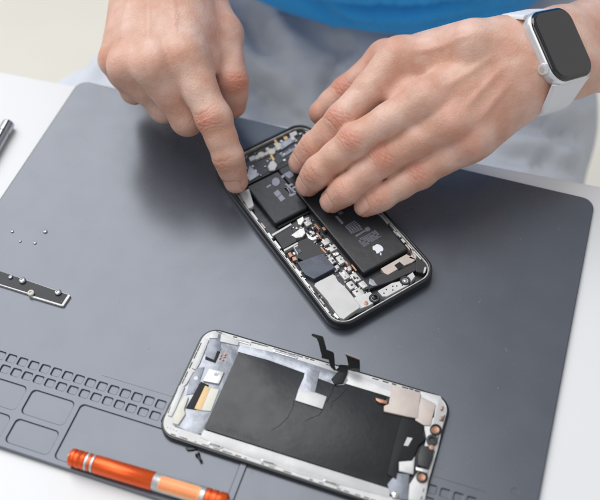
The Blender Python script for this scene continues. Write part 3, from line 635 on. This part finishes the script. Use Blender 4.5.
def hand(nails, web, fingers, thumb, wrist, fore, pal, across, lo, hi, vs, seed):
    """fingers: list of 4 joint lists [MCP,PIP,DIP,TIP] with radii; pal: palmar unit vector"""
    f = Field(lo, hi, vs); names = []
    for i, (J, r) in enumerate(fingers):
        n = 'f%d' % i; names.append(n)
        f.cone(n, J[0], J[0]+(J[1]-J[0])*.5, r[0], r[1]*.97, 4); f.cone(n, J[0]+(J[1]-J[0])*.5, J[1], r[1]*.97, r[1], 4)
        f.cone(n, J[1], J[1]+(J[2]-J[1])*.5, r[1], r[2]*1.0, 3); f.cone(n, J[1]+(J[2]-J[1])*.5, J[2], r[2]*1.0, r[2], 3)
        f.cone(n, J[2], J[2]+(J[3]-J[2])*.45, r[2], r[3]*1.05, 3); f.cone(n, J[2]+(J[3]-J[2])*.45, J[3], r[3]*1.05, r[3], 3)
    J, r = thumb[:2]; names.append('th')
    f.cone('th', J[0], J[1], r[0], r[1], 6); f.cone('th', J[1], J[2], r[1], r[2], 4); f.cone('th', J[2], (J[2]+J[3])/2, r[2], r[3]*1.12, 3); f.cone('th', (J[2]+J[3])/2, J[3], r[3]*1.12, r[3], 3)
    W0, W1, wr = wrist                                  # radial side, ulnar side of the wrist
    for i, (J, r) in enumerate(fingers):
        t = (i+.4)/3.8; wb = W0*(1-t)+W1*t
        f.cone('palm', J[0]-pal*-.5, wb, r[0]*.98, wr*.9, 9)
        f.cone('palm', J[0]+pal*9+(wb-J[0])*.12, wb+pal*7, r[0]*.95, wr*.8, 9)
    for i in range(3):                                  # webs
        a = fingers[i][0]; b = fingers[i+1][0]; p0 = a[0][0]+(a[0][1]-a[0][0])*.30 if 0 else a[0]+(a[1]-a[0])*.30; p1 = b[0]+(b[1]-b[0])*.30
        f.cone('palm', p0+pal*(2.5+web), p1+pal*(2.5+web), 6.4-web*.3, 6.4-web*.3, 7)
        p0 = a[0]+(a[1]-a[0])*.12; p1 = b[0]+(b[1]-b[0])*.12; f.cone('palm', p0+pal*(4+web), p1+pal*(4+web), 8.2, 8.0, 6)
    f.cone('palm', thumb[0][1], fingers[0][0][0]+(fingers[0][0][1]-fingers[0][0][0])*.3+pal*5, 9, 6, 9)
    f.cone('palm', thumb[0][0], fingers[0][0][0]+pal*8+(W0-fingers[0][0][0])*.3, thumb[1][0]*.9, 9, 12)
    f.cone('palm', thumb[0][1], fingers[0][0][0]+pal*7+(W0-fingers[0][0][0])*.28, thumb[1][1]*.75, 8, 12)
    f.cone('palm', W1+(fingers[3][0][0]-W1)*.3+pal*6, W1+(fingers[3][0][0]-W1)*.8+pal*6, wr*.85, 10, 10)
    for t in np.linspace(0, 1, 4):
        a = W0*(1-t)+W1*t; c = (W0+W1)/2
        f.cone('arm', a, c+(a-c)*.95+fore*45, wr, wr*1.03, 8); f.cone('arm', c+(a-c)*.95+fore*45, c+(a-c)*1.25+fore*150, wr*1.03, wr*1.45, 8)
    p, q = f.mesh([(names[0], 0)]+[(n, 1.2) for n in names[1:4]]+[('palm', 5.5), (names[4], 5), ('arm', 14)])
    p = relax(p, q, 2, .5); n = normals(p, q)
    # make normals point outward
    if np.mean(np.einsum('ij,ij->i', n, p-p.mean(0))) < 0: n = -n; q = q[:, ::-1]
    blush = np.zeros(len(p)); nail = np.zeros(len(p)); disp = np.zeros(len(p)); 
    for i, (J, r) in enumerate(list(fingers)+[thumb[:2]]):
        isT = i == 4
        segs = [(J[k+1]-J[k])/np.linalg.norm(J[k+1]-J[k]) for k in range(3)]
        side = unit(across-np.dot(across, segs[1])*segs[1])
        for k, amp, big in (((0, .0, 1), (1, 1., 1), (2, .75, 0)) if not isT else ((2, .9, 1),)):
            t = unit(segs[max(k-1, 0)]+segs[k]) if k else unit(segs[0]+unit(J[0]-(W0+W1)/2)); b = unit(side-np.dot(side, t)*t); dn = np.cross(t, b)
            if np.dot(dn, -pal) < 0: dn = -dn
            if isT: dn = thumb[2] if len(thumb) > 2 else dn; b = np.cross(t, dn)
            d = p-J[k]; s_, u, h = d@t, d@b, d@dn; rr = r[k]
            m = (np.abs(s_) < 16) & (np.abs(u) < rr*1.5) & (h > -rr*.2) & (h < rr*1.9); 
            mask = m*sstep(h, rr*.1, rr*.75)*np.exp(-(u/(rr*.85))**4)*np.exp(-(s_/9.)**4)
            blush = np.maximum(blush, mask*(.95 if big else .5)*np.exp(-(s_/7.5)**2)*(1 if k else .38))
            if k == 0: continue
            rs = random.Random(seed*10+i*3+k)
            L = [(-4.6, .10), (-2.9, .07), (-1.5, .02), (0.1, 0), (1.6, -.03), (3.1, -.07), (4.7, -.10)] if big else [(-1.9, .03), (-.5, .01), (1.0, -.02), (2.4, -.04)]
            for s0, c in L:
                s0 += rs.uniform(-.25, .25); wv = .3*np.sin(u*1.3+rs.uniform(0, 6)); dd = s_-s0-wv-c*(-1)*u*u*.35
                disp -= amp*mask*rs.uniform(.28, .6)*np.exp(-(dd/.55)**2)*np.exp(-(u/(rr*.8))**4)
            disp += amp*mask*.45*np.exp(-(s_/5.5)**2)*(1 if big else .3)
        # palmar/side fingertip warmth
        d = p-J[3]; blush = np.maximum(blush, .75*np.exp(-(np.linalg.norm(d, axis=1)/(r[3]*1.25))**4))
        # nail on the last phalanx
        t = unit(J[3]-J[2]); b = unit(side-np.dot(side, t)*t); dn = np.cross(t, b)
        if np.dot(dn, -pal) < 0: dn = -dn
        if isT and len(thumb) > 2: dn = unit(thumb[2]-np.dot(thumb[2], t)*t); b = np.cross(t, dn)
        d = p-J[3]; s_, u, h = d@t, d@b, d@dn; rr = r[3]
        hw = rr*.72; cs = rr*.15; hl = rr*.85
        qx = np.abs(u)-hw+2.5; qy = np.abs(s_-cs)-hl+2.5
        sd = np.sqrt(np.maximum(qx, 0)**2+np.maximum(qy, 0)**2)+np.minimum(np.maximum(qx, qy), 0)-2.5
        up_ = ((h > rr*.15) & (h < rr*1.5) & (np.abs(s_) < rr*1.8) & (np.abs(u) < rr*1.3))*float(tuple(J[3]) in nails)
        inside = sstep(-sd, 0, .5)*up_; nail = np.maximum(nail, inside)
        disp += inside*.12; disp -= up_*.38*np.exp(-((sd-.1)/.45)**2)*(s_ < cs+hl*.7)
    disp += .16*vnoise(p, 7, seed)+.07*vnoise(p, 2.6, seed+1)+.04*vnoise(p, 1.2, seed+2)
    # soft tendons and veins over the back of the hand
    for i, (J, r) in enumerate(fingers):
        wb = W0*(1-(i+.4)/3.8)+W1*(i+.4)/3.8; a = J[0]; d = wb-a; L = np.linalg.norm(d); t = d/L; c = unit(np.cross(t, pal)); x = (p-a)@t; y = (p-a)@c+1.5*np.sin(x/13+i); h = -(p-a)@pal
        disp += .75*np.exp(-(y/2.2)**2)*sstep(x, 4, 16)*sstep(-x, -L*.8, -L*.5)*(h > 2)
    blush += .18*vnoise(p, 14, seed+5)
    p = p+n*disp[:, None]
    print('hand verts', len(p))
    return p, q, dict(blush=np.clip(blush, 0, 1), nail=nail)

def skin_material():
    m = bpy.data.materials.new('skin'); m.use_nodes = True; nt = m.node_tree; N = nt.nodes; L = nt.links; b = N['Principled BSDF']
    tc = N.new('ShaderNodeTexCoord')
    def nz(sc_, d=4, typ='ShaderNodeTexNoise'):
        n = N.new(typ); n.inputs['Scale'].default_value = sc_
        if typ == 'ShaderNodeTexNoise': n.inputs['Detail'].default_value = d
        L.new(tc.outputs['Object'], n.inputs['Vector']); return n
    def mix(a, bb, fac, mode='MIX'):
        x = N.new('ShaderNodeMix'); x.data_type = 'RGBA'; x.blend_type = mode
        for s_, v in ((x.inputs[6], a), (x.inputs[7], bb)):
            if isinstance(v, tuple): s_.default_value = (*v, 1)
            else: L.new(v, s_)
        if isinstance(fac, float): x.inputs[0].default_value = fac
        else: L.new(fac, x.inputs[0])
        return x.outputs[2]
    def ramp(v, a, bb, lo=0., hi=1.):
        r = N.new('ShaderNodeMapRange'); r.inputs[1].default_value = a; r.inputs[2].default_value = bb; r.inputs[3].default_value = lo; r.inputs[4].default_value = hi; L.new(v, r.inputs[0]); return r.outputs[0]
    at_ = N.new('ShaderNodeAttribute'); at_.attribute_name = 'blush'; an = N.new('ShaderNodeAttribute'); an.attribute_name = 'nail'
    base = mix(SK['base'], SK['pale'], ramp(nz(55).outputs['Fac'], .35, .65))
    base = mix(base, SK['pink'], ramp(nz(160, 5).outputs['Fac'], .48, .75, 0, .45))
    base = mix(base, SK['red'], ramp(at_.outputs['Fac'], 0, 1, 0, .75))
    v = nz(330, typ='ShaderNodeTexVoronoi'); 
    base = mix(base, SK['freckle'], ramp(v.outputs['Distance'], .15, .05, 0, .38))
    base = mix(base, SK['nail'], ramp(an.outputs['Fac'], 0, 1, 0, .8)); L.new(base, b.inputs['Base Color'])
    L.new(ramp(an.outputs['Fac'], 0, 1, .47, .26), b.inputs['Roughness'])
    b.inputs['Subsurface Weight'].default_value = .32; b.inputs['Subsurface Radius'].default_value = (1, .38, .22); b.inputs['Subsurface Scale'].default_value = .0035
    b.inputs['Specular IOR Level'].default_value = .38
    v1 = nz(780, typ='ShaderNodeTexVoronoi'); n1 = nz(420, 8); ma = N.new('ShaderNodeMath'); ma.operation = 'ADD'
    L.new(ramp(v1.outputs['Distance'], 0, .6, 0, .45), ma.inputs[0]); L.new(n1.outputs['Fac'], ma.inputs[1])
    mu = N.new('ShaderNodeMath'); mu.operation = 'MULTIPLY'; L.new(ma.outputs[0], mu.inputs[0]); L.new(ramp(an.outputs['Fac'], 0, 1, 1, .1), mu.inputs[1])
    bp = N.new('ShaderNodeBump'); bp.inputs['Strength'].default_value = .55; bp.inputs['Distance'].default_value = .0004; L.new(mu.outputs[0], bp.inputs['Height']); L.new(bp.outputs[0], b.inputs['Normal'])
    return m
SK = dict(base=(.585, .325, .232), pale=(.70, .475, .385), pink=(.62, .33, .25), red=(.55, .20, .13), freckle=(.42, .22, .14), nail=(.68, .42, .34))
M_['skin'] = skin_material()

person = thing('person', 'person in blue shirt and grey trousers working on the phone with both hands', 'person', (90, 640, -740))
PO = np.array([90., 640., -740.])
VS = 0.75
# --- hand on the left of the photo (pointing index finger)
def hand_left_of_photo():
    idx = [at(184, 58, 76), at(214, 118, 56), at(228, 157, 37), at(236, 181, 20)]
    mid = [at(153, 66, 76), at(187, 119, 44), V(0, 0, 0), V(0, 0, 0)]; mid[2] = mid[1]+V(-6, 24, -14); mid[3] = mid[2]+V(-6, 14, 6)
    rng = [at(126, 66, 70), at(164, 108, 40), V(0, 0, 0), V(0, 0, 0)]; rng[2] = rng[1]+V(-4, 23, -13); rng[3] = rng[2]+V(-6, 13, 6)
    pnk = [at(115, 60, 62), at(134, 91, 38), V(0, 0, 0), V(0, 0, 0)]; pnk[2] = pnk[1]+V(-2, 18, -10); pnk[3] = pnk[2]+V(-4, 12, 5)
    for nme, j in (('idx', idx), ('mid', mid), ('rng', rng), ('pnk', pnk)): print(nme, [round(float(np.linalg.norm(j[k+1]-j[k])), 1) for k in range(3)])
    W0 = at(184, -48, 92); W1 = at(142, -46, 84)
    th = [at(203, -8, 74), at(223, 34, 62), at(232, 82, 50), at(233, 105, 34)]
    print('thumb', [round(float(np.linalg.norm(th[k+1]-th[k])), 1) for k in range(3)], 'meta', np.linalg.norm(W0-idx[0]), 'wr', np.linalg.norm(W0-W1))
    pal = unit(np.cross(idx[0]-pnk[0], (W0+W1)/2-(idx[0]+pnk[0])/2)); 
    if pal[2] > 0: pal = -pal
    fore = unit(V(-.25, .85, .02))
    fg = [(idx, (12.6, 10.4, 9.0, 7.6)), (mid, (11.2, 9.8, 8.6, 7.4)), (rng, (10.6, 9., 7.9, 7)), (pnk, (9.2, 7.9, 7, 6.2))]
    P_ = np.array([q for f_ in fg for q in f_[0]]+th+[W0, W1]); lo, hi = P_.min(0)-20, P_.max(0)+20; hi[1] += 95; lo[0] -= 40; hi[2] += 10
    return hand([tuple(idx[3])], 3., fg, (th, (13, 11, 9.4, 8.2), unit(V(.55, -.55, .6))), (W0, W1, 17), fore, pal, unit(idx[0]-pnk[0]), lo, hi, VS, 1)+(((W0+W1)/2+fore*120),)
# --- watch frame, then the hand on the right of the photo
wx, wh = unit(V(26.8, 18.1, -11)), unit(V(13.5, -31.5, -19.2)); wh = unit(wh-wx*np.dot(wh, wx)); wn = unit(np.cross(wh, wx))
WC = at(562, 44, 92)
def hand_right_of_photo():
    idx = [at(399, 58, 71), at(342, 119, 50), at(314, 147, 31), at(300, 162, 19)]
    mid = [at(428, 98, 71), at(354, 141, 50), at(319, 171, 32), at(308, 184, 20)]
    rng = [at(452, 122, 64), at(384, 159, 42), at(346, 190, 29), at(332, 201, 19)]
    pnk = [at(468, 143, 53), at(420, 174, 36), at(382, 197, 25), at(365, 206, 18.5)]
    for nme, j in (('idx', idx), ('mid', mid), ('rng', rng), ('pnk', pnk)): print(nme, [round(float(np.linalg.norm(j[k+1]-j[k])), 1) for k in range(3)])
    wc = WC-wn*25-wx*10-wh*1
    W0 = wc-wh*12; W1 = wc+wh*11
    th = [wc-wh*20-wx*22-wn*6, at(386, 60, 44), at(346, 92, 28), at(321, 113, 19)]
    print('thumb', [round(float(np.linalg.norm(th[k+1]-th[k])), 1) for k in range(3)], 'meta', np.linalg.norm(W0-idx[0]), np.linalg.norm((W0+W1)/2-mid[0]), 'WC', WC, wc)
    pal = unit(np.cross(idx[0]-pnk[0], (W0+W1)/2-(idx[0]+pnk[0])/2))
    if pal[2] > 0: pal = -pal
    fg = [(idx, (12., 9.7, 8.6, 7.3)), (mid, (11.8, 9.9, 8.9, 7.6)), (rng, (11.2, 9.4, 8.4, 7.3)), (pnk, (10.4, 8.6, 7.6, 6.7))]
    P_ = np.array([q for f_ in fg for q in f_[0]]+th+[W0, W1]); lo, hi = P_.min(0)-20, P_.max(0)+20; hi[0] += 110; hi[1] += 70; lo[2] -= 20
    lo[2] = max(lo[2], 2)
    return hand([tuple(j[3]) for j in (idx, mid, rng, pnk)], 2.8, fg, (th, (13, 11.5, 9.4, 7.8), unit(V(-.2, -.2, .9))), (W0, W1, 15.8), wx, pal, unit(idx[0]-pnk[0]), lo, hi, VS, 2)+(wc,)
pr, qr, ar, er = hand_left_of_photo()
pl, ql, al, wc = hand_right_of_photo()
# --- arms and torso under the clothes, coarse
sh_r, sh_l = V(-90, 800, 300), V(285, 740, 300)
el_r, el_l = V(-150, 700, 60), V(360, 600, -20)
f = Field((-260, 380, -200), (470, 900, 420), 5)
f.cone('a', er-unit(el_r-er)*50, el_r, 27, 40, 10); f.cone('a', el_r, sh_r, 42, 55, 20)
f.cone('a', wc+wx*100, wc+wx*120+(el_l-wc-wx*120)*.1, 25, 31, 10); f.cone('a', wc+wx*110, el_l, 31, 40, 20); f.cone('a', el_l, sh_l, 42, 55, 20)
f.ell('a', (100, 760, 120), np.eye(3), (150, 85, 230), 40); f.cone('a', sh_r, sh_l, 60, 60, 50)
pa, qa = f.mesh([('a', 0)]); pa = relax(pa, qa, 3)
na = normals(pa, qa)
if np.mean(np.einsum('ij,ij->i', na, pa-pa.mean(0))) < 0: qa = qa[:, ::-1]
P_all = np.concatenate([pr, pl, pa])-PO; Q_all = np.concatenate([qr, ql+len(pr), qa+len(pr)+len(pl)])
AT = {k: np.concatenate([ar[k], al[k], np.zeros(len(pa))]) for k in ('blush', 'nail')}
make_mesh('body', P_all, Q_all, M_['skin'], person, AT)

# ------------------------------------------------------------------ clothes
def cloth_mat(name, col, sc_=2200, var=.05):
    m = mat(name, col, .85, bump=.5, bscale=sc_, var=var, vscale=40, sheen=.06, bdist=.0003); return m
M_['trousers'] = cloth_mat('grey_cotton', (.61, .64, .69)); M_['shirt'] = cloth_mat('blue_jersey', (.03, .36, .84))
f = Field((-420, 300, -400), (480, 900, 120), 4)
hipR, kneeR, hipL, kneeL = V(-20, 690, -170), V(-275, 430, -170), V(190, 660, -178), V(155, 360, -200)
f.cone('t', hipR, kneeR, 92, 72, 30); f.cone('t', hipL, kneeL, 92, 70, 30)
f.ell('t', (100, 720, -150), np.eye(3), (175, 150, 90), 50); f.cone('t', V(0, 600, -190), V(170, 590, -190), 60, 60, 80)
f.cone('t', kneeR, kneeR+V(0, 20, -170), 70, 60, 20); f.cone('t', kneeL, kneeL+V(0, 20, -160), 68, 60, 20)
pt, qt = f.mesh([('t', 0)]); pt = relax(pt, qt, 4); nt_ = normals(pt, qt)
if np.mean(np.einsum('ij,ij->i', nt_, pt-pt.mean(0))) < 0: nt_ = -nt_; qt = qt[:, ::-1]
def fold_path(p, pix, n=26):
    """points on the cloth surface along a fold, found by looking at the surface from the camera"""
    d = p-np.array([0, 0, H]); zc = d@fw; u = 300+F*(d@rt)/zc; v = 250-F*(d@up)/zc; out = []
    pix = np.array(pix, float); T = np.linspace(0, len(pix)-1.001, n)
    for t in T:
        k = int(t); q = pix[k]+(pix[k+1]-pix[k])*(t-k); m = np.where((np.abs(u-q[0]) < 5) & (np.abs(v-q[1]) < 5))[0]
        if len(m): out.append(p[m[np.argmin(zc[m])]])
    return np.array(out)
def ridge(p, pix, wd, amp):
    c = fold_path(p, pix)
    if len(c) < 2: return 0
    m = np.where(np.all((p > c.min(0)-3*wd) & (p < c.max(0)+3*wd), axis=1))[0]; out = np.zeros(len(p))
    dd = np.linalg.norm(p[m][:, None, :]-c[None], axis=2); k = dd.argmin(1); t = k/(len(c)-1); taper = np.sin(np.pi*np.clip(t*.86+.07, 0, 1))**.6
    out[m] = amp*np.exp(-(dd.min(1)/wd)**2)*taper; return out
dsp = 3*vnoise(pt, 38, 3)+2.0*vnoise(pt, 15, 4)
for pix, wd, am in (([(236, -6), (255, 18), (275, 48)], 12, -30), ([(246, 55), (268, 88), (296, 126)], 11, -34), ([(262, -6), (282, 30), (300, 60)], 14, 11), ([(262, 58), (285, 90), (306, 122)], 9, 8),
                    ([(345, 40), (330, 62), (322, 90), (324, 118)], 5, -12), ([(352, 40), (338, 64), (330, 92)], 5, 5), ([(240, 95), (262, 112), (280, 130)], 8, -16), ([(300, 20), (330, 40), (352, 44)], 9, -7),
                    ([(500, 112), (540, 120), (585, 134)], 8, -15), ([(505, 100), (550, 104), (592, 110)], 9, 8), ([(490, 150), (530, 156), (582, 166)], 7, -9), ([(495, 138), (540, 142), (584, 150)], 8, 7), ([(540, 172), (575, 120)], 7, -6),
                    ([(66, 82), (84, 52), (100, 30)], 9, -8), ([(78, 86), (96, 60), (108, 40)], 9, 7), ([(420, 46), (390, 60), (366, 62)], 8, -7)):
    dsp += ridge(pt, pix, wd, am)
pt = pt+nt_*dsp[:, None]
make_mesh('trousers', pt-PO, qt, M_['trousers'], person)
f = Field((-230, 480, -110), (470, 960, 420), 4)
f.ell('s', (95, 722, 40), np.eye(3), (192, 175, 230), 30); f.ell('s', (105, 770, 220), np.eye(3), (190, 125, 220), 60)
f.cone('s', sh_r, el_r*.62+sh_r*.38, 72, 66, 40); f.cone('s', sh_l, el_l*.55+sh_l*.45, 72, 66, 40)
hem = -(f.ax[2][None, None, :]+64+.05*(f.ax[0][:, None, None]-95)); f.g['s'] = -smin(-f.g['s'], -hem, 9)
ps, qs = f.mesh([('s', 0)]); ps = relax(ps, qs, 4); ns = normals(ps, qs)
if np.mean(np.einsum('ij,ij->i', ns, ps-ps.mean(0))) < 0: ns = -ns; qs = qs[:, ::-1]
dsp = 4*vnoise(ps*np.array([.5, 1, 1.6]), 24, 9)
for pix, wd, am in (([(318, 12), (360, 17), (420, 16), (500, 10)], 6, -8), ([(300, 2), (350, 8), (420, 7), (490, 0)], 7, 7), ([(330, 24), (380, 28), (450, 22)], 6, 6), ([(285, 2), (318, 20), (350, 34)], 5, -5), ([(430, 32), (480, 22), (530, 6)], 5, -5), ([(280, 12), (330, 34), (372, 42), (440, 40), (500, 26)], 3, 2.5)):
    dsp += ridge(ps, pix, wd, am)
ps = ps+ns*dsp[:, None]
make_mesh('shirt', ps-PO, qs, M_['shirt'], person)

# ------------------------------------------------------------------ watch
def watch():
    R = thing('wristwatch', 'smart watch with dark square screen and white band on the wrist', 'watch', tuple(WC))
    X = Matrix(((wx[0], -wh[0], wn[0], 0), (wx[1], -wh[1], wn[1], 0), (wx[2], -wh[2], wn[2], 0), (0, 0, 0, 1)))   # local x = towards elbow, y = up the screen, z = out of it
    hx, hy = 18.6, 22.0
    MB().loft(rloft(hx, hy, 10, [(5, -8.6), (2.2, -8.2), (.7, -6.6), (0, -4.2), (0, -2.8), (.25, -1.4), (.9, -.5), (1.4, -.2)], 10)).build('case', M_['watchcase'], R, 50, X)
    MB().loft(rloft(hx-.9, hy-.9, 9.2, [(0, -.9), (0, -.4), (.35, .35), (1.0, .95), (1.9, 1.3), (3.0, 1.45), (9, 1.5)], 10)).build('glass', M_['glass'], R, 60, X)
    MB().prism(rrect(hx-3.1, hy-3.1, 6.8, 8), 1.3, 1.54).build('screen', M_['display'], R, None, X)
    cr = MB(); cr.axis((-hx+.3, -10.5, -3.4), (-hx-3, -10.5, -3.4), [(0, 3.3), (1.6, 3.3), (2.2, 3.0), (2.4, 2.3), (2.3, 0.2)], 24); cr = cr.build('crown', M_['watchcase'], R, 40, X)
    MB().axis((-hx-2.0, -10.5, -3.4), (-hx-3, -10.5, -3.4), [(0, 1.9), (.15, 1.8), (.2, .2)], 20).build('crown_ring', M_['tan'], cr, 40, X)
    # band: closed loop round the wrist in the y/z plane
    cz = -24.5; a_, b_ = 29.8, 19.8; rings = []
    n = 96
    for i in range(n):
        t = math.radians(56)+i/(n-1)*math.radians(360-112+0)   # from one case end, round under the wrist, to the other
        y = a_*math.sin(t); z = cz+b_*math.cos(t)
        e = min(i, n-1-i)/(n-1)
        blend_ = max(0, 1-e/.075)
        y_ = y; z_ = z
        if blend_ > 0:
            sy = 1 if y > 0 else -1; y_ = y*(1-blend_)+sy*20.5*blend_; z_ = z*(1-blend_)+(-3.9)*blend_
        wd = 12.3+4.5*max(0, 1-e/.12)**1.3
        ty, tz = a_*math.cos(t), -b_*math.sin(t); l = math.hypot(ty, tz); ny, nz = -tz/l, ty/l
        if ny*y+nz*(z-cz) < 0: ny, nz = -ny, -nz
        th = 1.5; sec = []
        for sx, sn in ((-1, -.6), (-1, .4), (-.93, .85), (-.8, 1), (.8, 1), (.93, .85), (1, .4), (1, -.6), (.9, -1), (-.9, -1)):
            sec.append((sx*wd, y_+ny*sn*th, z_+nz*sn*th))
        rings.append(sec)
    MB().loft(rings).build('band', M_['band'], R, 60, X)
watch()
